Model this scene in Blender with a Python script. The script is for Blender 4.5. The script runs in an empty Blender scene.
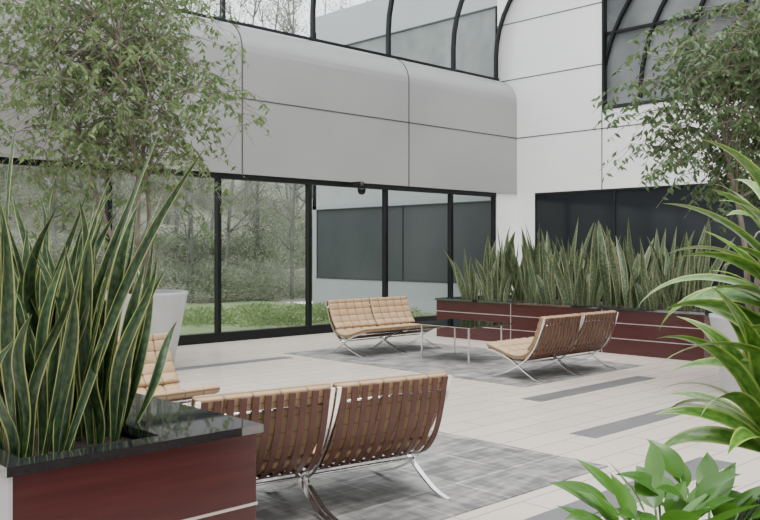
import bpy, math, random
from mathutils import Vector, Matrix
R=math.radians
scene=bpy.context.scene
COL=scene.collection

# ---------------------------------------------------------------- helpers
class MB:
    def __init__(s): s.v=[];s.f=[];s.m=[];s.uv=[];s.sm=[]
    def add(s,vs,fs,mat=0,uvs=None,smooth=False):
        o=len(s.v); s.v.extend([tuple(v) for v in vs])
        for f in fs:
            s.f.append([i+o for i in f]); s.m.append(mat); s.sm.append(smooth)
            s.uv.extend([uvs[i] for i in f] if uvs else [(0,0)]*len(f))
    def box(s,a,b,mat=0):
        x0,y0,z0=a;x1,y1,z1=b
        s.add([(x0,y0,z0),(x1,y0,z0),(x1,y1,z0),(x0,y1,z0),(x0,y0,z1),(x1,y0,z1),(x1,y1,z1),(x0,y1,z1)],
              [(0,3,2,1),(4,5,6,7),(0,1,5,4),(1,2,6,5),(2,3,7,6),(3,0,4,7)],mat)
    def tube(s,pts,rad,n=6,mat=0,cap=True):
        pts=[Vector(p) for p in pts]; vs=[];fs=[]
        up=Vector((0.13,0.21,1)).normalized()
        for i,p in enumerate(pts):
            t=(pts[min(i+1,len(pts)-1)]-pts[max(i-1,0)])
            if t.length<1e-6:t=Vector((0,0,1))
            t.normalize()
            ref=up if abs(t.dot(up))<.93 else Vector((1,0.1,0)).normalized()
            a=t.cross(ref).normalized(); b=t.cross(a)
            r=rad[i] if isinstance(rad,(list,tuple)) else rad
            for k in range(n):
                an=2*math.pi*k/n; vs.append(p+a*math.cos(an)*r+b*math.sin(an)*r)
        for i in range(len(pts)-1):
            for k in range(n):
                k2=(k+1)%n
                fs.append((i*n+k,i*n+k2,(i+1)*n+k2,(i+1)*n+k))
        if cap:
            fs.append(tuple(range(n))[::-1]); fs.append(tuple((len(pts)-1)*n+k for k in range(n)))
        s.add(vs,fs,mat,None,True)
    def bar(s,path,x0,x1,th,mat=0,smooth=False):
        n=len(path);vs=[];fs=[]
        for i,(y,z) in enumerate(path):
            y0,z0=path[max(i-1,0)];y1,z1=path[min(i+1,n-1)]
            l=math.hypot(y1-y0,z1-z0); ny,nz=-(z1-z0)/l*th/2,(y1-y0)/l*th/2
            vs+=[(x0,y-ny,z-nz),(x1,y-ny,z-nz),(x1,y+ny,z+nz),(x0,y+ny,z+nz)]
        for i in range(n-1):
            a=i*4;b=a+4
            for k in range(4):
                k2=(k+1)%4; fs.append((a+k,a+k2,b+k2,b+k))
        fs+= [(3,2,1,0),((n-1)*4,(n-1)*4+1,(n-1)*4+2,(n-1)*4+3)]
        s.add(vs,fs,mat,None,smooth)
    def lathe(s,prof,n=32,mat=0,smooth=True):
        vs=[];fs=[]
        for r,z in prof:
            for k in range(n):
                a=2*math.pi*k/n; vs.append((r*math.cos(a),r*math.sin(a),z))
        for i in range(len(prof)-1):
            for k in range(n):
                k2=(k+1)%n; fs.append((i*n+k,i*n+k2,(i+1)*n+k2,(i+1)*n+k))
        fs.append(tuple(range(n))[::-1]); fs.append(tuple((len(prof)-1)*n+k for k in range(n)))
        s.add(vs,fs,mat,None,smooth)
    def build(s,name,mats,loc=(0,0,0),parent=None):
        me=bpy.data.meshes.new(name); me.from_pydata(s.v,[],s.f)
        for m in mats: me.materials.append(m)
        me.polygons.foreach_set('material_index',s.m)
        me.polygons.foreach_set('use_smooth',s.sm)
        l=me.uv_layers.new(name='UVMap'); 
        flat=[c for uv in s.uv for c in uv]; l.data.foreach_set('uv',flat)
        me.update()
        o=bpy.data.objects.new(name,me); COL.objects.link(o); o.location=loc
        if parent: o.parent=parent
        return o
def empty(name,loc=(0,0,0),rz=0):
    e=bpy.data.objects.new(name,None); COL.objects.link(e); e.location=loc; e.rotation_euler=(0,0,rz); e.empty_display_size=.1
    return e
def tag(o,label,cat,group=None):
    o['label']=label;o['category']=cat
    if group:o['group']=group
    return o
def struct(o,label=None):
    o['kind']='structure'
    if label:o['label']=label
    return o
def bevel(o,w=.01,seg=2):
    m=o.modifiers.new('bevel','BEVEL');m.width=w;m.segments=seg;m.limit_method='ANGLE'
    return o
def copy_thing(src,loc,rz,scale=1):
    n=src.copy(); COL.objects.link(n); n.location=loc;n.rotation_euler=(0,0,rz)
    n.scale=(scale,)*3 if not isinstance(scale,tuple) else scale
    for c in list(src.children):
        k=c.copy(); COL.objects.link(k); k.parent=n
    return n
def sample(path,n):
    out=[];P=[Vector(p) for p in path];m=len(P)-1
    for i in range(n+1):
        t=i/n*m;k=min(int(t),m-1);u=t-k
        p0=P[max(k-1,0)];p1=P[k];p2=P[k+1];p3=P[min(k+2,m)]
        out.append(tuple(.5*((2*p1)+(p2-p0)*u+(2*p0-5*p1+4*p2-p3)*u*u+(3*p1-p0-3*p2+p3)*u**3)))
    return out

# ---------------------------------------------------------------- materials
def mat(name,col=(.5,.5,.5),rough=.5,metal=0,spec=None):
    m=bpy.data.materials.new(name);m.use_nodes=True
    b=m.node_tree.nodes['Principled BSDF']
    b.inputs['Base Color'].default_value=(*col,1);b.inputs['Roughness'].default_value=rough;b.inputs['Metallic'].default_value=metal
    if spec is not None:b.inputs['Specular IOR Level'].default_value=spec
    return m
def N(m,t,**kw):
    n=m.node_tree.nodes.new(t)
    for k,v in kw.items():
        if k in n.inputs: n.inputs[k].default_value=v
        else: setattr(n,k,v)
    return n
def L(m,a,b): m.node_tree.links.new(a,b)
def noisy(name,c1,c2,scale=5,rough=.6,metal=0,bump=0,detail=4,coord='Object',spec=None,stretch=None,lo=.3,hi=.7):
    m=mat(name,c1,rough,metal,spec);b=m.node_tree.nodes['Principled BSDF']
    tc=N(m,'ShaderNodeTexCoord');n=N(m,'ShaderNodeTexNoise',Scale=scale,Detail=detail)
    src=tc.outputs[coord]
    if stretch:
        mp=N(m,'ShaderNodeMapping');mp.inputs['Scale'].default_value=stretch;L(m,src,mp.inputs['Vector']);src=mp.outputs[0]
    L(m,src,n.inputs['Vector'])
    r=N(m,'ShaderNodeValToRGB');r.color_ramp.elements[0].color=(*c1,1);r.color_ramp.elements[1].color=(*c2,1)
    r.color_ramp.elements[0].position=lo;r.color_ramp.elements[1].position=hi
    L(m,n.outputs['Fac'],r.inputs['Fac']);L(m,r.outputs['Color'],b.inputs['Base Color'])
    if bump:
        bp=N(m,'ShaderNodeBump',Strength=bump,Distance=.01);L(m,n.outputs['Fac'],bp.inputs['Height']);L(m,bp.outputs['Normal'],b.inputs['Normal'])
    return m
M={}
M['panel']=noisy('panel_white',(.290,.290,.289),(.318,.318,.316),.8,.3)
M['white']=noisy('wall_white',(.83,.835,.835),(.87,.875,.875),.8,.45)
M['extwall']=noisy('exterior_wall_grey',(.38,.40,.42),(.43,.45,.47),.6,.6)
M['seam']=mat('seam_dark',(.05,.05,.05),.7)
M['black']=mat('frame_black',(.004,.005,.006),.4,0,.3)
M['darkglass']=mat('dark_window_glass',(.014,.017,.021),.12,0,.35)
M['darkframe']=mat('dark_window_frame',(.005,.006,.007),.5)
M['wingglass']=noisy('wing_window_glass',(.058,.067,.073),(.092,.10,.106),.5,.25,spec=.4)
M['wingframe']=mat('wing_window_frame',(.04,.045,.05),.5)
M['greyglass']=noisy('grey_window_glass',(.15,.165,.165),(.25,.265,.26),2.2,.4,detail=8)
M['archglass']=noisy('arch_window_glass',(.06,.07,.075),(.28,.30,.31),.5,.08,detail=6)
M['chrome']=mat('chrome',(.90,.90,.90),.22,1)
M['steel']=mat('steel_strip',(.65,.62,.6),.3,.8)
M['granite']=noisy('black_granite',(.010,.012,.013),(.028,.031,.034),120,.03,detail=2,lo=.4,hi=.8,spec=1.0)
M['granite'].node_tree.nodes['Principled BSDF'].inputs['IOR'].default_value=1.75
M['soil']=noisy('bark_mulch',(.008,.006,.005),(.06,.045,.035),60,.95,bump=1)
M['redwood']=noisy('red_laminate',(.046,.010,.010),(.064,.015,.015),3,.25,stretch=(1,1,12))
M['endgrey']=mat('grey_panel',(.35,.35,.36),.5)
M['pot']=noisy('pot_white',(.40,.41,.42),(.45,.46,.47),3,.4)
M['bark']=noisy('bark',(.10,.08,.06),(.22,.19,.15),18,.85,bump=.4,stretch=(1,1,.2))
M['strap']=noisy('strap_leather',(.068,.022,.015),(.104,.036,.023),14,.45)
def tanmat():
    m=noisy('tan_leather',(.37,.245,.135),(.435,.295,.17),7,.5);b=m.node_tree.nodes['Principled BSDF']
    src=b.inputs['Base Color'].links[0].from_socket
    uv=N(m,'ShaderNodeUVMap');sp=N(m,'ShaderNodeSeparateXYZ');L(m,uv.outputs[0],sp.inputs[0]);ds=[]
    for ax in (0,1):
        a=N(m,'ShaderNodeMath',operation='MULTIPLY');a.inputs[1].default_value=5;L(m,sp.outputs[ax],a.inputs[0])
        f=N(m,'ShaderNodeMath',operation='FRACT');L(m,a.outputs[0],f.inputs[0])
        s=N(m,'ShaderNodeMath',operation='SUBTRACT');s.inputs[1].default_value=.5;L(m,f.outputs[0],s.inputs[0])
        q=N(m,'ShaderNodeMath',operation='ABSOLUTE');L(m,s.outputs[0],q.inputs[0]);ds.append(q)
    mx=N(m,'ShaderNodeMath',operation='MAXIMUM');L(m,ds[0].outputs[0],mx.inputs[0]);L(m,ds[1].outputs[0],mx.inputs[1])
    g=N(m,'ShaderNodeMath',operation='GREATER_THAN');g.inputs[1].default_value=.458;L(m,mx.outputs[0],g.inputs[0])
    c=N(m,'ShaderNodeMix',data_type='RGBA');L(m,g.outputs[0],c.inputs['Factor']);L(m,src,c.inputs['A']);c.inputs['B'].default_value=(.20,.125,.065,1)  # tufting grid: groove shade painted into the colour, along with brown piping lines
    L(m,c.outputs['Result'],b.inputs['Base Color']);return m
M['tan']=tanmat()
M['button']=mat('button_brown',(.12,.07,.04),.5)
def glass(name,tint=(.86,.9,.9),ior=1.4,rough=.01):
    g=bpy.data.materials.new(name);g.use_nodes=True;nt=g.node_tree;nt.nodes.clear()
    o=N(g,'ShaderNodeOutputMaterial');t=N(g,'ShaderNodeBsdfTransparent');t.inputs[0].default_value=(*tint,1)
    s=N(g,'ShaderNodeBsdfGlossy');s.inputs['Roughness'].default_value=rough
    f=N(g,'ShaderNodeFresnel',IOR=ior);mx=N(g,'ShaderNodeMixShader')
    L(g,f.outputs[0],mx.inputs[0]);L(g,t.outputs[0],mx.inputs[1]);L(g,s.outputs[0],mx.inputs[2]);L(g,mx.outputs[0],o.inputs[0])
    return g
M['glass']=glass('vault_glass',(.86,.9,.91),1.2,.3)
M['tglass']=glass('smoked_table_glass',(.25,.26,.26),1.5,.01)
M['tintglass']=glass('tinted_facade_glass',(.66,.69,.69))
def leafmat(name,c1,c2,rough=.4,trans=.25):
    m=noisy(name,c1,c2,2.5,rough,detail=3,lo=.35,hi=.65)
    nt=m.node_tree;b=nt.nodes['Principled BSDF'];out=nt.nodes['Material Output']
    tr=N(m,'ShaderNodeBsdfTranslucent');tr.inputs[0].default_value=(c2[0]*1.2,c2[1]*1.3,c2[2],1)
    mx=N(m,'ShaderNodeMixShader');mx.inputs[0].default_value=trans
    L(m,b.outputs[0],mx.inputs[1]);L(m,tr.outputs[0],mx.inputs[2]);L(m,mx.outputs[0],out.inputs[0])
    return m
M['leaf_l']=leafmat('ficus_leaf_light',(.070,.120,.045),(.145,.21,.08),.5,.33)
M['leaf_r']=leafmat('ficus_leaf_dark',(.038,.075,.027),(.095,.155,.055),.45,.25)
M['lily']=leafmat('lily_leaf',(.035,.12,.015),(.095,.22,.032),.22)
def snakemat(name,dark,light,edge,ew,rough=.35):
    m=mat(name,dark,rough);b=m.node_tree.nodes['Principled BSDF']
    uv=N(m,'ShaderNodeUVMap');sp=N(m,'ShaderNodeSeparateXYZ');L(m,uv.outputs[0],sp.inputs[0])
    mp=N(m,'ShaderNodeMapping');mp.inputs['Scale'].default_value=(3,28,1);L(m,uv.outputs[0],mp.inputs[0])
    n=N(m,'ShaderNodeTexNoise',Scale=1.0,Detail=5);L(m,mp.outputs[0],n.inputs['Vector'])
    r=N(m,'ShaderNodeValToRGB');r.color_ramp.elements[0].color=(*dark,1);r.color_ramp.elements[1].color=(*light,1)
    r.color_ramp.elements[0].position=.42;r.color_ramp.elements[1].position=.62
    L(m,n.outputs['Fac'],r.inputs[0])
    s1=N(m,'ShaderNodeMath',operation='SUBTRACT');s1.inputs[1].default_value=.5;L(m,sp.outputs[0],s1.inputs[0])
    s2=N(m,'ShaderNodeMath',operation='ABSOLUTE');L(m,s1.outputs[0],s2.inputs[0])
    s3=N(m,'ShaderNodeMapRange');s3.inputs['From Min'].default_value=.5-ew-.05;s3.inputs['From Max'].default_value=.5-ew+.03;L(m,s2.outputs[0],s3.inputs['Value'])
    mx=N(m,'ShaderNodeMix',data_type='RGBA');L(m,s3.outputs[0],mx.inputs['Factor']);L(m,r.outputs[0],mx.inputs['A']);mx.inputs['B'].default_value=(*edge,1)
    L(m,mx.outputs['Result'],b.inputs['Base Color'])
    return m
M['snake']=snakemat('snake_leaf_variegated',(.008,.030,.010),(.042,.088,.028),(.36,.38,.13),.07,.4)
M['snake2']=snakemat('snake_leaf_green',(.034,.062,.028),(.125,.155,.078),(.26,.27,.13),.08,.5)
M['drac']=snakemat('dracaena_leaf',(.050,.145,.020),(.13,.26,.040),(.30,.40,.09),.11,.30)

def floormat():
    m=mat('stone_floor_tiles',(.5,.48,.45),.24);b=m.node_tree.nodes['Principled BSDF']
    tc=N(m,'ShaderNodeTexCoord');br=N(m,'ShaderNodeTexBrick');L(m,tc.outputs['Object'],br.inputs['Vector'])
    br.inputs['Color1'].default_value=(.60,.535,.47,1);br.inputs['Color2'].default_value=(.56,.50,.44,1);br.inputs['Mortar'].default_value=(.30,.27,.24,1)
    br.inputs['Scale'].default_value=1;br.inputs['Mortar Size'].default_value=.0055;br.inputs['Mortar Smooth'].default_value=.2
    br.inputs['Brick Width'].default_value=.94;br.inputs['Row Height'].default_value=.235;br.offset=.5
    n=N(m,'ShaderNodeTexNoise',Scale=3.0,Detail=6);L(m,tc.outputs['Object'],n.inputs['Vector'])
    mx=N(m,'ShaderNodeMix',data_type='RGBA',blend_type='MULTIPLY');mx.inputs['Factor'].default_value=.35
    L(m,br.outputs['Color'],mx.inputs['A'])
    r=N(m,'ShaderNodeValToRGB');r.color_ramp.elements[0].color=(.72,.72,.72,1);r.color_ramp.elements[1].color=(1.15,1.15,1.15,1)
    L(m,n.outputs['Fac'],r.inputs[0]);L(m,r.outputs[0],mx.inputs['B']);L(m,mx.outputs['Result'],b.inputs['Base Color'])
    return m
M['floor']=floormat()
def rugmat():
    m=mat('grey_woven_inlay',(.2,.2,.2),.6);b=m.node_tree.nodes['Principled BSDF']
    tc=N(m,'ShaderNodeTexCoord');cols=[]
    for st in ((4,20,1),(20,4,1)):
        mp=N(m,'ShaderNodeMapping');mp.inputs['Scale'].default_value=st;L(m,tc.outputs['Object'],mp.inputs[0])
        n=N(m,'ShaderNodeTexNoise',Scale=1.0,Detail=5);L(m,mp.outputs[0],n.inputs['Vector']);cols.append(n)
    a=N(m,'ShaderNodeMath',operation='ADD');L(m,cols[0].outputs['Fac'],a.inputs[0]);L(m,cols[1].outputs['Fac'],a.inputs[1])
    big=N(m,'ShaderNodeTexNoise',Scale=4.0,Detail=5);L(m,tc.outputs['Object'],big.inputs['Vector'])
    a2=N(m,'ShaderNodeMath',operation='ADD');L(m,a.outputs[0],a2.inputs[0]);L(m,big.outputs['Fac'],a2.inputs[1])
    r=N(m,'ShaderNodeValToRGB');r.color_ramp.elements[0].color=(.10,.099,.097,1);r.color_ramp.elements[1].color=(.29,.282,.27,1)
    r.color_ramp.elements[0].position=.43;r.color_ramp.elements[1].position=.58
    h=N(m,'ShaderNodeMath',operation='MULTIPLY');h.inputs[1].default_value=.3333;L(m,a2.outputs[0],h.inputs[0]);L(m,h.outputs[0],r.inputs[0])
    br=N(m,'ShaderNodeTexBrick');L(m,tc.outputs['Object'],br.inputs['Vector']);br.inputs['Scale'].default_value=1
    br.inputs['Color1'].default_value=(1,1,1,1);br.inputs['Color2'].default_value=(.83,.83,.83,1);br.inputs['Mortar'].default_value=(1.5,1.5,1.5,1)
    br.inputs['Mortar Size'].default_value=.007;br.inputs['Brick Width'].default_value=.47;br.inputs['Row Height'].default_value=.47;br.offset=0
    mx=N(m,'ShaderNodeMix',data_type='RGBA',blend_type='MULTIPLY');mx.inputs['Factor'].default_value=1
    L(m,r.outputs[0],mx.inputs['A']);L(m,br.outputs['Color'],mx.inputs['B']);L(m,mx.outputs['Result'],b.inputs['Base Color'])
    return m
M['rug']=rugmat()
M['strip']=noisy('dark_stone_strip',(.10,.101,.105),(.135,.135,.135),6,.4)
M['grass']=noisy('lawn_grass',(.12,.175,.075),(.21,.27,.125),3,.9,detail=8)
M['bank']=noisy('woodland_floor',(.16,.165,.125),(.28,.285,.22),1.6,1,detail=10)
M['wood1']=noisy('haze_tinted_trunk',(.16,.158,.14),(.24,.237,.21),2,.9)  # pale grey bark: distance haze mixed into the trunk colour
M['mist']=leafmat('haze_tinted_foliage',(.195,.215,.155),(.285,.305,.23),.9,.2)  # leaf colours paled to carry the distance haze, no fog volume
M['shrub']=leafmat('shrub_foliage',(.20,.28,.13),(.32,.40,.20),.7,.25)
M['concrete']=noisy('concrete_path',(.45,.44,.42),(.52,.51,.49),2,.8)

# ---------------------------------------------------------------- room shell
XR=14.1; YB=10.8
b=MB();b.box((-5,-4,-.1),(XR+.3,11.2,0));struct(b.build('floor',[M['floor']]),'beige stone tile floor')
def rug(x0,y0,x1,y1,lab):
    b=MB();b.box((x0,y0,.0),(x1,y1,.006));o=b.build('area_rug',[M['rug']]);tag(o,lab,'rug','grey area rugs')
rug(1.7,2.9,4.75,5.2,'grey woven tile rug under the chairs beside planter')
rug(6.9,5.15,9.2,9.0,'grey woven tile rug under glass table and chairs')
k=1
for (x0,x1,y0,y1) in [(6.35,8.4,4.55,4.77),(5.4,7.25,3.40,3.62),(3.5,5.4,2.38,2.62),(4.9,6.7,8.55,8.75),(4.7,6.3,6.3,6.5),(9.0,9.8,7.2,7.4),(5.6,7.4,1.2,1.4)]:
    b=MB();b.box((x0,y0,0),(x1,y1,.003));struct(b.build('trim_%d'%k,[M['strip']]),'dark grey stone strip set in floor');k+=1

prof=[(10.7,2.48),(10.7,4.32)]+[(11.2-.5*math.cos(a),4.32+.5*math.sin(a)) for a in [R(i*10) for i in range(1,10)]]+[(11.4,4.82),(11.4,2.48)]
b=MB();n=len(prof);vs=[(-5,y,z) for y,z in prof]+[(XR,y,z) for y,z in prof]
fs=[(i,(i+1)%n,n+(i+1)%n,n+i) for i in range(n)]
b.add(vs,fs,0,None,False)
for i in range(2,10): b.sm[i]=True
b.add(vs,[tuple(range(n))[::-1],tuple(range(n,2*n))],0)
wb=b.build('wall_back',[M['panel']]);struct(wb,'grey-white curved panel bulkhead above glass')
b=MB();b.box((13.5,10.74,0),(XR,10.86,2.48));struct(b.build('wall_corner',[M['white']]))
def trim(boxes,lab,m='seam'):
    global k
    b=MB()
    for a,c in boxes:b.box(a,c)
    o=b.build('trim_%d'%k,[M[m]]);k+=1;struct(o,lab);return o
seams=[((-5,10.694,3.6),(XR,10.70,3.618))]
for x in (0.32,3.87,7.42,10.97):
    seams.append(((x-.01,10.694,2.48),(x+.01,10.70,4.32)))
    pr=[(11.2-.504*math.cos(a),4.32+.504*math.sin(a)) for a in [R(i*10) for i in range(0,10)]]
    bb=MB();bb.bar(pr,x-.01,x+.01,.006);struct(bb.build('trim_%d'%k,[M['seam']]),'dark joint over curved panel');k+=1
trim(seams,'dark joints between bulkhead panels')
xs=[-4.9,-3.2,-1.49,.22,1.93,3.64,5.35,7.06,8.77,10.48,12.19,13.5]
w=1
for i in range(len(xs)-1):
    b=MB();x0,x1=xs[i],xs[i+1]
    b.box((x0-.032,YB-.045,0),(x0+.032,YB+.045,2.48),0)
    if i==len(xs)-2:b.box((x1-.06,YB-.04,0),(x1,YB+.04,2.48),0)
    b.box((x0,YB-.06,0),(x1,YB+.06,.14),0); b.box((x0,YB-.05,2.40),(x1,YB+.05,2.48),0)
    b.add([(x0,YB,.14),(x1,YB,.14),(x1,YB,2.40),(x0,YB,2.40)],[(0,1,2,3)],1)
    struct(b.build('window_%d'%w,[M['black'],M['tintglass']]),'full-height clear glass pane in black frame');w+=1
arc=[(11.22,4.82),(11.22,5.3)]+[(9.32+1.9*math.cos(a),5.3+1.9*math.sin(a)) for a in [R(i*9) for i in range(1,11)]]
vx=[-4.98,-3.2,-1.43,.35,2.1,3.87,5.65,7.42,9.2,10.97,12.75,XR]
for i in range(len(vx)-1):
    b=MB();x0,x1=vx[i],vx[i+1]
    b.bar(arc,x0-.03,x0+.03,.08,0)
    if i==len(vx)-2:b.bar(arc,x1-.05,x1,.08,0)
    b.box((x0,11.15,4.80),(x1,11.3,4.88),0)
    n=len(arc)
    b.add([(x0,y,z) for y,z in arc]+[(x1,y,z) for y,z in arc],[(j,j+1,n+j+1,n+j) for j in range(n-1)],1,None,True)
    struct(b.build('window_%d'%w,[M['black'],M['glass']]),'curved vault glazing with black rib');w+=1
    trim([((x0-.05,-4,7.12),(x0+.05,9.32,7.28))],'black skylight rafter','black')
b=MB();x0,x1=XR,XR+.3
b.box((x0,-4,0),(x1,10.86,.22)); b.box((x0,-4,2.48),(x1,11.2,3.95)); b.box((x0,10.26,.22),(x1,10.86,2.48))
b.box((x0,8.74,3.95),(x1,11.2,7.3)); b.box((x0,-4,6.9),(x1,8.74,7.3))
struct(b.build('wall_right',[M['white']]),'white panelled wall with ribbon windows')
b=MB()
b.box((x0,10.86,-.2),(x1,17.2,.63));b.box((x0,10.86,2.38),(x1,17.2,2.48));b.box((x0,11.2,2.48),(x1,17.2,4.6));b.box((x0,11.2,6.4),(x1,17.2,7.3));b.box((x0,17.05,.63),(x1,17.2,6.9))
b.box((x1,16.9,0),(x1+6,17.2,7.3))
struct(b.build('wall_exterior',[M['extwall']]),'pale grey exterior wall of building wing')
sm=[]
for z,ya,yb in ((3.6,8.74,10.7),(4.8,8.74,11.2),(5.95,8.74,11.2),(3.6,-4,8.74)):
    sm.append(((XR-.005,ya,z),(XR,yb,z+.018)))
for y,za,zb in ((8.74,2.48,3.95),(5.2,2.48,3.95),(1.7,2.48,3.95)):
    sm.append(((XR-.005,y-.009,za),(XR,y+.009,zb)))
trim(sm,'dark joints between white wall panels')
def dwin(y0,y1,z0,z1,div,g='darkglass',fr=.05,pr=.012,flush=False,fm='darkframe'):
    global w
    b=MB();b.box((XR+(.02 if flush else .12),y0,z0),(XR+.16,y1,z1),1)
    b.box((XR-.01,y0,z0),(XR+.15,y1,z0+fr),0);b.box((XR-.01,y0,z1-fr),(XR+.15,y1,z1),0)
    for i in range(div+1):
        y=y0+(y1-y0)*i/div
        b.box((XR+(.0 if flush else -pr),max(y0,y-fr/2),z0),(XR+.15,min(y1,y+fr/2),z1),0)
    o=b.build('window_%d'%w,[M[fm],M[g]]);w+=1;struct(o,'dark tinted ribbon window');return o
dwin(-4,10.26,.22,2.48,8,'darkglass',.03,0,True); dwin(10.88,17.05,.63,2.38,2,'wingglass',.025,0,True,'wingframe'); dwin(11.25,17.05,4.6,6.4,1,'greyglass',.03,0,True,'wingframe')
dwin(-4,8.74,3.95,6.9,2,'archglass',.07)
for cy in (8.9,8.1,7.3,6.5,5.7,4.9):
    ab=MB();ab.bar([( cy-2.2+2.1*math.cos(a),4.1+2.6*math.sin(a)) for a in [R(i*6) for i in range(0,16)]],XR+.04,XR+.11,.055)
    struct(ab.build('trim_%d'%k,[M['black']]),'curved black bar in upper window');k+=1
trim([((XR+.05,-4,5.35),(XR+.1,8.74,5.40)),((XR+.05,-4,6.15),(XR+.1,8.74,6.20))],'black crossbars in upper window','black')
b=MB();b.box((-5.2,-4.2,0),(XR,-4,7.2));struct(b.build('wall_front',[M['white']]))
b=MB();b.box((-5.2,-4,0),(-5,11.2,7.2));struct(b.build('wall_left',[M['white']]))

# ---------------------------------------------------------------- chairs
def cushion(path,wd,T,name,parent,nsec):
    NU=40;NV=40;P=sample(path,NV);b=MB();vs=[];uv=[]
    for side in (1,0):
        for j in range(NV+1):
            y,z=P[j];y0,z0=P[max(j-1,0)];y1,z1=P[min(j+1,NV)]
            l=math.hypot(y1-y0,z1-z0);ny,nz=-(z1-z0)/l,(y1-y0)/l
            v=j/NV
            for i in range(NU+1):
                u=i/NU
                q=(abs(math.sin(math.pi*u*5)*math.sin(math.pi*v*nsec)))**.35
                e=min(1,min(u,1-u)*20,min(v,1-v)*20); e=math.sqrt(max(0,1-(1-e)**2))
                if side: t=T*.5+T*.5*e*(.55+.45*q)
                else: t=T*.5-T*.5*e
                x=(u-.5)*wd
                vs.append((x,y+ny*t,z+nz*t));uv.append((u,v))
    W=NU+1;o=W*(NV+1);fs=[]
    for j in range(NV):
        for i in range(NU):
            a=j*W+i;fs.append((a,a+1,a+W+1,a+W));a+=o;fs.append((a,a+W,a+W+1,a+1))
    b.add(vs,fs,0,uv,True)
    for bu in range(1,5):
        for bv in range(1,nsec):
            j=int(NV*bv/nsec);i=int(NU*bu/5);p=Vector(vs[j*W+i])
            b.tube([p,p+Vector((0,.0,.006))],.010,6,1)
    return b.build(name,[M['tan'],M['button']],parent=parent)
CW=.76
def make_chair(loc,rz):
    e=empty('lounge_chair',loc,rz)
    A=sample([(-.060,.70),(-.030,.59),(0.015,.47),(0.08,.35),(0.175,.24),(0.31,.145),(0.47,.072),(.62,.025),(0.71,.007)],30)
    B=sample([(.74,.315),(.64,.305),(.50,.265),(.37,.21),(.26,.145),(.15,.078),(.05,.030),(-.06,.007)],26)
    for sx in (-1,1):
        b=MB();xc=sx*(CW/2-.018)
        A2=[(y-.008,z) for y,z in A]
        b.bar(A2,xc-.012,xc+.012,.013,0,False);b.bar(B,xc-.014,xc+.014,.013)
        b.build('frame_side',[M['chrome']],parent=e)['label']='curved chrome x-shaped side frame'
    for (y,z) in ((-.035,.62),(.64,.298),(.25,.182)):
        b=MB();b.tube([(-CW/2+.015,y,z),(CW/2-.015,y,z)],.008,8)
        b.build('crossbar',[M['chrome']],parent=e)
    S=sample([(-.068,.696),(-.050,.59),(-.016,.46),(.038,.340),(.125,.250),(.25,.212),(.38,.222),(.52,.266),(.64,.305),(.72,.325)],34)
    b=MB();n=11;pit=(CW-.10)/(n-1)
    for i in range(n):
        x=-(CW-.10)/2+i*pit; b.bar(S,x-.0185,x+.0185,.004,0,False)
    b.build('straps',[M['strap']],parent=e)['label']='dark brown leather straps'
    back=[(.13,.325),(.055,.42),(.002,.53),(-.036,.64),(-.058,.708)]
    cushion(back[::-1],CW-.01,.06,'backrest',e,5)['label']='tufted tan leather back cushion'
    seat=[(.10,.295),(.22,.238),(.38,.236),(.54,.279),(.74,.336)]
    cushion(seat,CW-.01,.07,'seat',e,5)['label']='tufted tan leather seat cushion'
    return e
ch0=make_chair((3.2,3.2,0),0)
def place_pair(cx,cy,rz,lab,scale=1.0,gap=.765,first=None):
    for s in (-1,1):
        loc=(cx+math.cos(rz)*s*gap/2*scale,cy+math.sin(rz)*s*gap/2*scale,0)
        if first is not None and s==-1:
            o=first;o.location=loc;o.rotation_euler=(0,0,rz);o.scale=(scale,)*3
        else:o=copy_thing(ch0,loc,rz,scale)
        tag(o,lab,'chair','tan lounge chairs')
place_pair(2.785,3.27,R(-9),'tan tufted lounge chair with brown straps beside granite planter',.965,.763,ch0)
place_pair(7.93,5.21,0,'tan lounge chair with chrome frame before red planter',.935)
place_pair(8.04,8.58,R(180),'tan tufted leather lounge chair near the glass wall',.97)
place_pair(2.73,5.98,R(180),'tan tufted lounge chair partly hidden by snake plant',.98)

# ---------------------------------------------------------------- table
e=empty('coffee_table',(8.13,7.02,0));tag(e,'low square smoked glass coffee table with chrome legs','table')
b=MB();b.box((-.40,-.50,.438),(.40,.50,.448));bevel(b.build('tabletop',[M['tglass']],parent=e),.003)
for sx in (-1,1):
    for sy in (-1,1):
        b=MB();x,y=sx*.31,sy*.38;b.box((x-.008,y-.008,0),(x+.008,y+.008,.436));b.build('leg',[M['chrome']],parent=e)
b=MB()
for sy in (-1,1): b.box((-.31,sy*.38-.007,.42),(.31,sy*.38+.007,.436))
for sx in (-1,1): b.box((sx*.31-.007,-.38,.42),(sx*.31+.007,.38,.436))
b.build('apron',[M['chrome']],parent=e)

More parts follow.
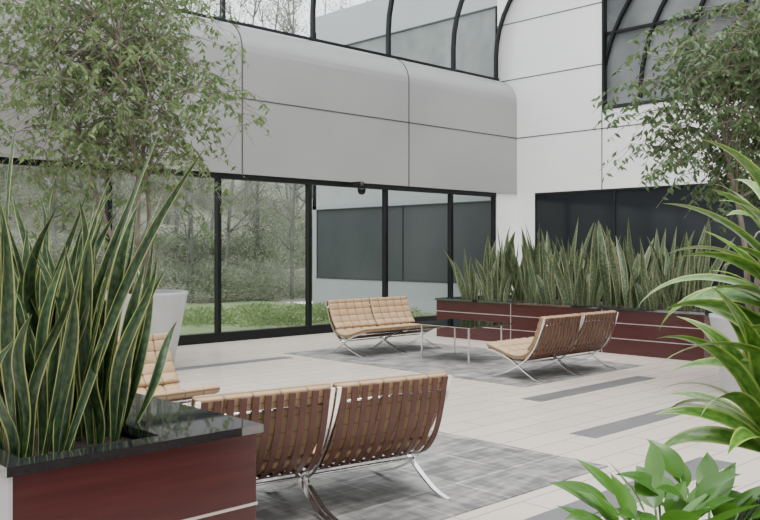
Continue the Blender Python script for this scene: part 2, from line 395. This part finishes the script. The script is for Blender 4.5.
# ---------------------------------------------------------------- planters
def planter(x0,y0,x1,y1,zt,lab,joints_x=(),joints_y=(),endgrey=False,rim=(.18,.18,.18,.18),zs=None,rt=.03):
    e=empty('planter_box',((x0+x1)/2,(y0+y1)/2,0));tag(e,lab,'planter')
    ox,oy=e.location.x,e.location.y
    X0,X1,Y0,Y1=x0-ox,x1-ox,y0-oy,y1-oy
    b=MB();t=.05
    for a,c in (((X0,Y0,0),(X1,Y0+t,zt-rt)),((X0,Y1-t,0),(X1,Y1,zt-rt)),((X0,Y0+t,0),(X0+t,Y1-t,zt-rt)),((X1-t,Y0+t,0),(X1,Y1-t,zt-rt))): b.box(a,c)
    b.build('body',[M['redwood']],parent=e)
    b=MB();rx0,rx1,ry0,ry1=rim;ov=.02
    for a,c in (((X0-ov,Y0-ov,zt-rt),(X1+ov,Y0+ry0,zt)),((X0-ov,Y1-ry1,zt-rt),(X1+ov,Y1+ov,zt)),((X0-ov,Y0+ry0,zt-rt),(X0+rx0,Y1-ry1,zt)),((X1-rx1,Y0+ry0,zt-rt),(X1+ov,Y1-ry1,zt))): b.box(a,c)
    b.build('rim',[M['granite']],parent=e)['label']='polished black granite rim'
    b=MB();b.box((X0+t,Y0+t,.05),(X1-t,Y1-t,zt-.05));b.build('soil',[M['soil']],parent=e)
    b=MB()
    for z in (zs or ((zt-.04)*.5,)):
        b.box((X0-.004,Y0-.004,z-.005),(X1+.004,Y1+.004,z+.005))
    for y in joints_y: b.box((X0-.004,y-oy-.005,0),(X0+.02,y-oy+.005,zt-rt))
    for x in joints_x: b.box((x-ox-.006,Y0-.004,0),(x-ox+.006,Y0+.02,zt-rt))
    b.build('metal_trim',[M['steel']],parent=e)
    if endgrey:
        b=MB();b.box((X0-.012,Y0-.012,0),(X0,Y1,zt-rt));b.build('end_panel',[M['endgrey']],parent=e)
    return e
planter(1.0,2.65,1.9,3.62,.70,'red laminate planter box with black granite rim',endgrey=True,rim=(.06,.36,.07,.1),zs=(.405,))
planter(10.0,4.8,11.9,9.15,.60,'long red laminate planter box along white wall',joints_y=(6.2,7.7),zs=(.40,.20))
planter(1.5,.3,2.85,1.15,.55,'red laminate planter box with dark granite rim',rim=(.06,.06,.06,.06))

# ---------------------------------------------------------------- leaves
def blade(b,base,Lh,W,az,lean,bend,tw0,tw,rows=12,vee=.25,roll=0,prof='sword',wave=0,ph=0):
    vs=[];uv=[];fs=[];dirv=Vector((math.cos(az),math.sin(az),0));p=Vector(base);el=R(90)-lean
    ds=Lh/rows;lat=Vector((-math.sin(az),math.cos(az),0))
    for j in range(rows+1):
        t=j/rows
        tan=dirv*math.cos(el)+Vector((0,0,math.sin(el)))
        if prof=='sword': wv=W*(.5+.5*math.sin(min(1,t/.5)*math.pi/2))*(1-max(0,(t-.45)/.55)**2.3)
        elif prof=='strap': wv=W*(.45+.55*math.sin(min(1,t/.4)*math.pi/2))*(1-max(0,(t-.4)/.6)**1.7)
        else: wv=W*(math.sin(math.pi*min(1,t**.65)))**1.1
        wv=max(wv,.0012)
        a=tw0+tw*t; side=Vector((math.cos(a),math.sin(a),0)); side=(side-tan*side.dot(tan)).normalized()
        nor=tan.cross(side)
        if roll:
            side=side*math.cos(roll)+nor*math.sin(roll);nor=tan.cross(side)
        q=p+lat*(wave*math.sin(t*5+ph)*t)
        for c in (-1,-.5,0,.5,1):
            vs.append(q+side*(wv/2*c)+nor*(vee*wv*abs(c)));uv.append((.5+c/2,Lh*t+base[0]*3.1))
        p=p+tan*ds; el-=bend/rows*(0.4+1.2*t)
    for j in range(rows):
        for i in range(4):
            a=j*5+i;fs.append((a,a+1,a+6,a+5))
    b.add(vs,fs,0,uv,True)
def snake_plant(seed,n,rad,h0,h1,W,m,flare=.35,tall=0,wave=.03,tw=2.6,wr=(.8,1.25)):
    rnd=random.Random(seed);b=MB()
    for i in range(n):
        a=rnd.uniform(0,2*math.pi);r=rad*math.sqrt(rnd.random())
        base=(r*math.cos(a),r*math.sin(a),-.01)
        az=a+rnd.uniform(-.6,.6);f=r/rad
        h=h0+(h1-h0)*rnd.random()**.9
        if i<tall:h=h1*rnd.uniform(1.1,1.25)
        blade(b,base,h*(1-.15*f*rnd.random()),W*rnd.uniform(*wr),az,flare*f*rnd.uniform(.2,1.1),rnd.uniform(-.35,1.0)*flare*1.3,rnd.uniform(0,6.28),rnd.uniform(-tw,tw),20,.22,0,'sword',wave*rnd.uniform(.3,1.4),rnd.uniform(0,6))
    return b.build('snake_plant',[m])
specs=[(1,(1.45,3.06),36,.13,.42,1.02,.046,0,'tall variegated snake plant with yellow leaf edges in planter'),
       (2,(1.18,2.98),36,.14,.5,1.10,.047,4,'tall variegated snake plant with yellow leaf edges in planter'),
       (3,(1.34,3.36),32,.13,.6,1.10,.046,1,'tall variegated snake plant with yellow leaf edges in planter')]
for s,(x,y),n,rad,h0,h1,W,tl,lab in specs:
    o=snake_plant(s,n,rad,h0,h1,W,M['snake'],.40,tl,.06,4.5);o.location=(x,y,.652);tag(o,lab,'plant','snake plants in the near planter')
var=[snake_plant(20+i,15,.25,.5,1.30,.112,M['snake2'],.36,0,.04,1.6,(.6,1.2)) for i in range(4)]
rnd=random.Random(8);pts=[]
y=5.15
while y<9.0:
    for xx in (10.45,11.25):
        pts.append((xx+rnd.uniform(-.12,.12),y+rnd.uniform(-.15,.15)+(0 if xx<11 else .2)))
    y+=.5
used=0
for (x,y) in pts:
    if y>8.95:continue
    if used<4:o=var[used]
    else:
        o=var[rnd.randrange(4)].copy();COL.objects.link(o)
    used+=1
    o.location=(x,y,.55);o.rotation_euler=(0,0,rnd.uniform(0,6.28));s=rnd.uniform(.72,1.05);o.scale=(s,s,s)
    tag(o,'upright green snake plant in long red planter','plant','snake plants in the long planter')

# ---------------------------------------------------------------- potted trees
def leafquad(b,p,d,size,rnd,mi=0,ratio=.38):
    d=d.normalized();ref=Vector((rnd.uniform(-1,1),rnd.uniform(-1,1),rnd.uniform(-1,1)))
    s=d.cross(ref)
    if s.length<1e-3:return
    s.normalize();nn=d.cross(s)
    b.add([p,p+d*size*.45+s*size*ratio*.5+nn*size*.06,p+d*size,p+d*size*.45-s*size*ratio*.5+nn*size*.06],[(0,1,2),(0,2,3)],mi,[(0,0)]*4,False)
def potted_tree(seed,loc,pr,ph,cc,rad,nbr,leaf,m,lab,ymax=None,twigs=7,lpt=11,tl0=.55,rmin=.3):
    rnd=random.Random(seed);e=empty('potted_tree',loc);tag(e,lab,'plant')
    b=MB();b.lathe([(pr*.68,0),(pr*.70,.02),(pr*.98,ph-.05),(pr,ph-.03),(pr,ph),(pr*.9,ph),(pr*.88,ph-.06)],40)
    b.build('pot',[M['pot']],parent=e)['label']='tapered white pot'
    b=MB();b.lathe([(pr*.87,ph-.10),(pr*.87,ph-.055)],32);b.build('soil',[M['soil']],parent=e)
    tb=MB();fb=MB();stems=[]
    for i in range(3):
        a=i*2.1+.4;pts=[]
        top=Vector(cc)+Vector((math.cos(a)*rad[0]*.35,math.sin(a)*rad[1]*.35,rad[2]*.2))
        p0=Vector((math.cos(a)*.06,math.sin(a)*.06,ph-.08))
        for j in range(11):
            t=j/10;p=p0.lerp(top,t)+Vector((math.sin(t*7+i*2)*.07,math.cos(t*6+i)*.07,0))*min(1,t*4)
            pts.append(p)
        tb.tube(pts,[.032*(1-.65*j/10) for j in range(11)],7);stems.append(pts)
    c=Vector(cc)
    for i in range(nbr):
        st=stems[i%3];j=rnd.randint(5,10);s=st[j]
        while True:
            q=Vector((rnd.uniform(-1,1),rnd.uniform(-1,1),rnd.uniform(-1,1)))
            if rmin<q.length<1.05:break
        q=c+Vector((q.x*rad[0],q.y*rad[1],q.z*rad[2]))
        if (q-s).length>rad[0]*1.1: s=st[10]
        mid=s.lerp(q,.5)+Vector((0,0,.18+.1*rnd.random()))
        path=sample([tuple(s),tuple(mid),tuple(q)],8)
        tb.tube(path,[.009*(1-.8*k/8) for k in range(9)],4,0,False)
        for _ in range(twigs):
            kk=rnd.randint(3,8);p=Vector(path[kk]);a=rnd.uniform(0,6.28)
            d=Vector((math.cos(a),math.sin(a),rnd.uniform(-.2,.5)));tl=rnd.uniform(.22,tl0);tp=[]
            for u in range(6):
                tp.append(p.copy());p=p+d.normalized()*tl/5;d.z-=.36
            if ymax and tp[-1].y>ymax:continue
            tb.tube([tp[0],tp[2],tp[5]],[.004,.003,.0015],3,0,False)
            for l in range(lpt):
                u=rnd.uniform(.3,5);k0=min(int(u),4);pp=tp[k0].lerp(tp[k0+1],u-k0)
                a=rnd.uniform(0,6.28);dd=Vector((math.cos(a),math.sin(a),-.9+rnd.uniform(-.6,.5)))
                leafquad(fb,pp,dd,leaf*rnd.uniform(.7,1.25),rnd,0,.40)
    tb.build('trunk',[M['bark']],parent=e);fb.build('foliage',[m],parent=e)
    return e
potted_tree(11,(4.78,8.92,0),.55,.88,(-.38,-.06,3.15),(1.8,1.45,1.75),165,.088,M['leaf_l'],'tall weeping ficus tree in tapered white pot',1.6,7,9,1.0,.4)
potted_tree(12,(8.15,3.40,0),.42,.74,(.20,.02,2.76),(1.30,1.30,1.17),125,.085,M['leaf_r'],'weeping ficus tree in white pot by the long planter',None,7,11,.85,.35)

# ---------------------------------------------------------------- foreground right plants
rnd=random.Random(3)
b=MB();hb=MB()
for (sx,sy,zt,n,sc) in ((.02,-.02,1.24,34,1.05),(-.03,-.08,1.03,30,1.0),(-.06,.02,.86,28,.92)):
    top=Vector((sx,sy,zt-.555))
    hb.tube([(sx*.4,sy*.4,-.06),(sx*.8,sy*.8,(zt-.56)*.5),tuple(top)],[.022,.02,.018],8)
    for i in range(n):
        az=i*2.4+rnd.uniform(-.2,.2);f=i/n
        blade(b,(top.x,top.y,top.z-.09+.12*(1-f)),rnd.uniform(.34,.52)*sc,rnd.uniform(.050,.064),az,R(6+64*f),R(rnd.uniform(50,105)),az+math.pi/2,0,14,.10,rnd.uniform(.2,.8)*rnd.choice((-1,1)),'strap')
e=empty('dracaena_plant',(2.565,.99,.555));tag(e,'leafy green dracaena with long arching striped leaves','plant')
b.build('leaves',[M['drac']],parent=e);hb.build('stem',[M['bark']],parent=e)
def lily(seed,n,loc,L0,L1,W):
    rnd=random.Random(seed);b=MB()
    for i in range(n):
        az=i*2.4+rnd.uniform(-.4,.4);ln=rnd.uniform(L0,L1);le=R(rnd.uniform(30,78));st=rnd.uniform(.07,.17)
        d=Vector((math.cos(az)*math.sin(le),math.sin(az)*math.sin(le),math.cos(le)))
        p=d*st+Vector((0,0,.06));b.tube([(0,0,-.05),tuple(p)],.0035,5)
        blade(b,tuple(p),ln,W*rnd.uniform(.85,1.15),az,le*.85+R(8),R(rnd.uniform(15,55)),az+math.pi/2,0,12,.12,rnd.uniform(-.6,.6),'leaf')
    o=b.build('peace_lily',[M['lily']]);o.location=loc;return o
for i,(x,y) in enumerate(((1.84,1.03),(2.0,1.06),(2.18,1.03))):
    tag(lily(31+i,21,(x,y,.545),.13,.185,.064),'broad glossy green leaves of a lily in planter','plant','lilies in the dark-rimmed planter')

# ---------------------------------------------------------------- security camera
e=empty('security_camera',(9.65,10.5,2.48));tag(e,'small dark dome camera under the panel soffit','camera')
b=MB();b.box((-.03,-.02,-.03),(.03,.21,0));b.tube([(0,0,-.01),(0,0,-.12)],.035,12);b.build('mount',[M['darkframe']],parent=e)
b=MB();b.lathe([(.001,-.22),(.04,-.21),(.062,-.18),(.07,-.14),(.07,-.115)],16);b.build('dome',[M['black']],parent=e)

# ---------------------------------------------------------------- outdoors
b=MB();b.box((-40,11.4,-.25),(XR,19.5,-.05));struct(b.build('ground_lawn',[M['grass']]))
b=MB();b.box((-40,11.2,-.2),(XR,11.6,-.03));struct(b.build('ground_path',[M['concrete']]))
rnd=random.Random(9)
def bank(y): return -.1+16*max(0,(y-21)/50)**1.0 if y>19 else -.1
b=MB();nx,ny=80,48;vs=[];fs=[]
for j in range(ny+1):
    for i in range(nx+1):
        x=-30+i*1.2;y=19+j*1.1
        vs.append((x,y,bank(y)+rnd.uniform(-.25,.3)*min(1,j/3)))
for j in range(ny):
    for i in range(nx):
        a=j*(nx+1)+i;fs.append((a,a+1,a+nx+2,a+nx+1))
b.add(vs,fs,0,None,True);struct(b.build('ground_bank',[M['bank']]))
def bare_tree(seed,H,leafy=16):
    rnd=random.Random(seed);b=MB();lb=MB()
    pts=[Vector((0,0,-.3))];d=Vector((rnd.uniform(-.06,.06),rnd.uniform(-.06,.06),1))
    for i in range(12):
        pts.append(pts[-1]+d*H/12);d+=Vector((rnd.uniform(-.05,.05),rnd.uniform(-.05,.05),0))
    r0=rnd.uniform(.06,.11);b.tube(pts,[r0*(1-.8*i/12) for i in range(13)],6)
    for i in range(34):
        k=rnd.randint(2,12);p=pts[k].copy();a=rnd.uniform(0,6.28);dd=Vector((math.cos(a),math.sin(a),rnd.uniform(.3,1.1)));ln=rnd.uniform(.8,1.7)*(1-.4*k/12);tp=[p.copy()]
        for u in range(5):
            p=p+dd.normalized()*ln/5;tp.append(p.copy());dd+=Vector((rnd.uniform(-.3,.3),rnd.uniform(-.3,.3),.1))
            if u>0:
                q=p+Vector((rnd.uniform(-.4,.4),rnd.uniform(-.4,.4),rnd.uniform(0,.6)));b.tube([p,q],[.014,.006],3,0,False)
                for _ in range(leafy):
                    leafquad(lb,p.lerp(q,rnd.random())+Vector((rnd.uniform(-.4,.4),rnd.uniform(-.4,.4),rnd.uniform(-.45,.45))),Vector((rnd.uniform(-1,1),rnd.uniform(-1,1),rnd.uniform(-1,1))),.07,rnd,0,.6)
        b.tube(tp,[.028*(1-.8*u/5) for u in range(6)],4,0,False)
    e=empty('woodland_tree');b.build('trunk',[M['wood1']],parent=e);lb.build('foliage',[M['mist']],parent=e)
    return e
base=[bare_tree(40+i,8+i,13) for i in range(4)]
cnt=0;placed=[]
for i in range(900):
    d=rnd.uniform(22.5,25) if i%3==0 else rnd.uniform(25,44)
    t=rnd.uniform(-.56,-.03);r=d*t
    x=.6921*d+.7218*r;y=.7218*d-.6921*r
    if y<19.3 or (x>13 and y<19.5):continue
    if any((x-a)**2+(y-c)**2<3 for a,c in placed):continue
    placed.append((x,y))
    if cnt>=110:break
    if cnt<4:o=base[cnt];o.location=(x,y,bank(y));o.rotation_euler=(0,0,rnd.uniform(0,6))
    else:o=copy_thing(base[rnd.randrange(4)],(x,y,bank(y)),rnd.uniform(0,6),rnd.uniform(.7,1.15))
    cnt+=1
    tag(o,'thin haze-tinted woodland tree on wooded bank','tree','woodland trees outside')
def shrub(seed,n,rx,ry,rz,size,m,ragged=0):
    rnd=random.Random(seed);b=MB()
    blobs=[(0,0,0,1)] if not ragged else [(rnd.uniform(-rx,rx)*.7,rnd.uniform(-ry,ry)*.7,rnd.uniform(0,rz)*.6,rnd.uniform(.3,.6)) for _ in range(ragged)]
    for i in range(n):
        bx,by,bz,bs=blobs[i%len(blobs)]
        a=rnd.uniform(0,6.28);c=rnd.uniform(-.1,1);s=math.sqrt(max(0,1-c*c));rr=rnd.uniform(.3,1.2)
        v=Vector((math.cos(a)*s*rx*rr,math.sin(a)*s*ry*rr,c*rz*rr+.02))
        p=v*bs+Vector((bx,by,bz))
        leafquad(b,p,Vector((v.x/rx,v.y/ry,v.z/rz+.2))+Vector((rnd.uniform(-.7,.7),rnd.uniform(-.7,.7),rnd.uniform(-.7,.7))),size,rnd,0,.5)
    return b.build('shrub',[m])
s0=shrub(1,1200,.85,.6,.17,.08,M['shrub'])
for i,(x,y) in enumerate([(10.0,13.2),(11.3,13.3),(12.6,13.2),(10.6,14.6),(12.0,14.7),(9.2,14.3),(8.0,14.6),(8.9,15.9),(7.0,15.6),(10.3,16.1),(11.7,16.2)]):
    o=s0 if i==0 else s0.copy()
    if i:COL.objects.link(o)
    o.location=(x,y,-.06);o.rotation_euler=(0,0,i*1.3);s=1 if i<6 else .8;o.scale=(s,s,s);tag(o,'low bright green ground-cover shrub on the lawn','shrub','shrubs on the lawn')
s1=[shrub(2+i,4200,2.2,1.8,2.2,.10,M['mist'],9) for i in range(3)]
n1=0
for row,(da,db,num) in enumerate(((22.5,25,14),(27,31,13),(33,38,12))):
    for i in range(num):
        d=rnd.uniform(da,db);t=-.58+.56*(i+.5)/num;r=d*t;x=.6921*d+.7218*r;y=.7218*d-.6921*r
        if y<20:y=20+rnd.random()
        o=s1[n1%3] if n1<3 else s1[n1%3].copy()
        if n1>=3:COL.objects.link(o)
        n1+=1
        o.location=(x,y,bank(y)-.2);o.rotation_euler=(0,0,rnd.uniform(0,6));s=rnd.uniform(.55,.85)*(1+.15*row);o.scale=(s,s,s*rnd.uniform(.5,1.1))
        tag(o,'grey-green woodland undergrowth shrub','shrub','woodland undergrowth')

# ---------------------------------------------------------------- light
wd=bpy.data.worlds.new('overcast');scene.world=wd;wd.use_nodes=True
bg=wd.node_tree.nodes['Background'];bg.inputs[0].default_value=(.93,.95,.975,1);bg.inputs[1].default_value=2.9
sd=bpy.data.lights.new('sun','SUN');sd.energy=4.0;sd.angle=R(35);sd.color=(1,.98,.95)
so=bpy.data.objects.new('sun',sd);COL.objects.link(so);so.rotation_euler=(R(10),R(-14),0)

cam=bpy.data.cameras.new('camera');co=bpy.data.objects.new('camera',cam);COL.objects.link(co)
co.location=(0,0,1.35);co.rotation_euler=(R(90),0,R(-43.8));cam.sensor_width=36;cam.lens=40.93;cam.shift_y=-.01316;cam.clip_end=300
scene.camera=co
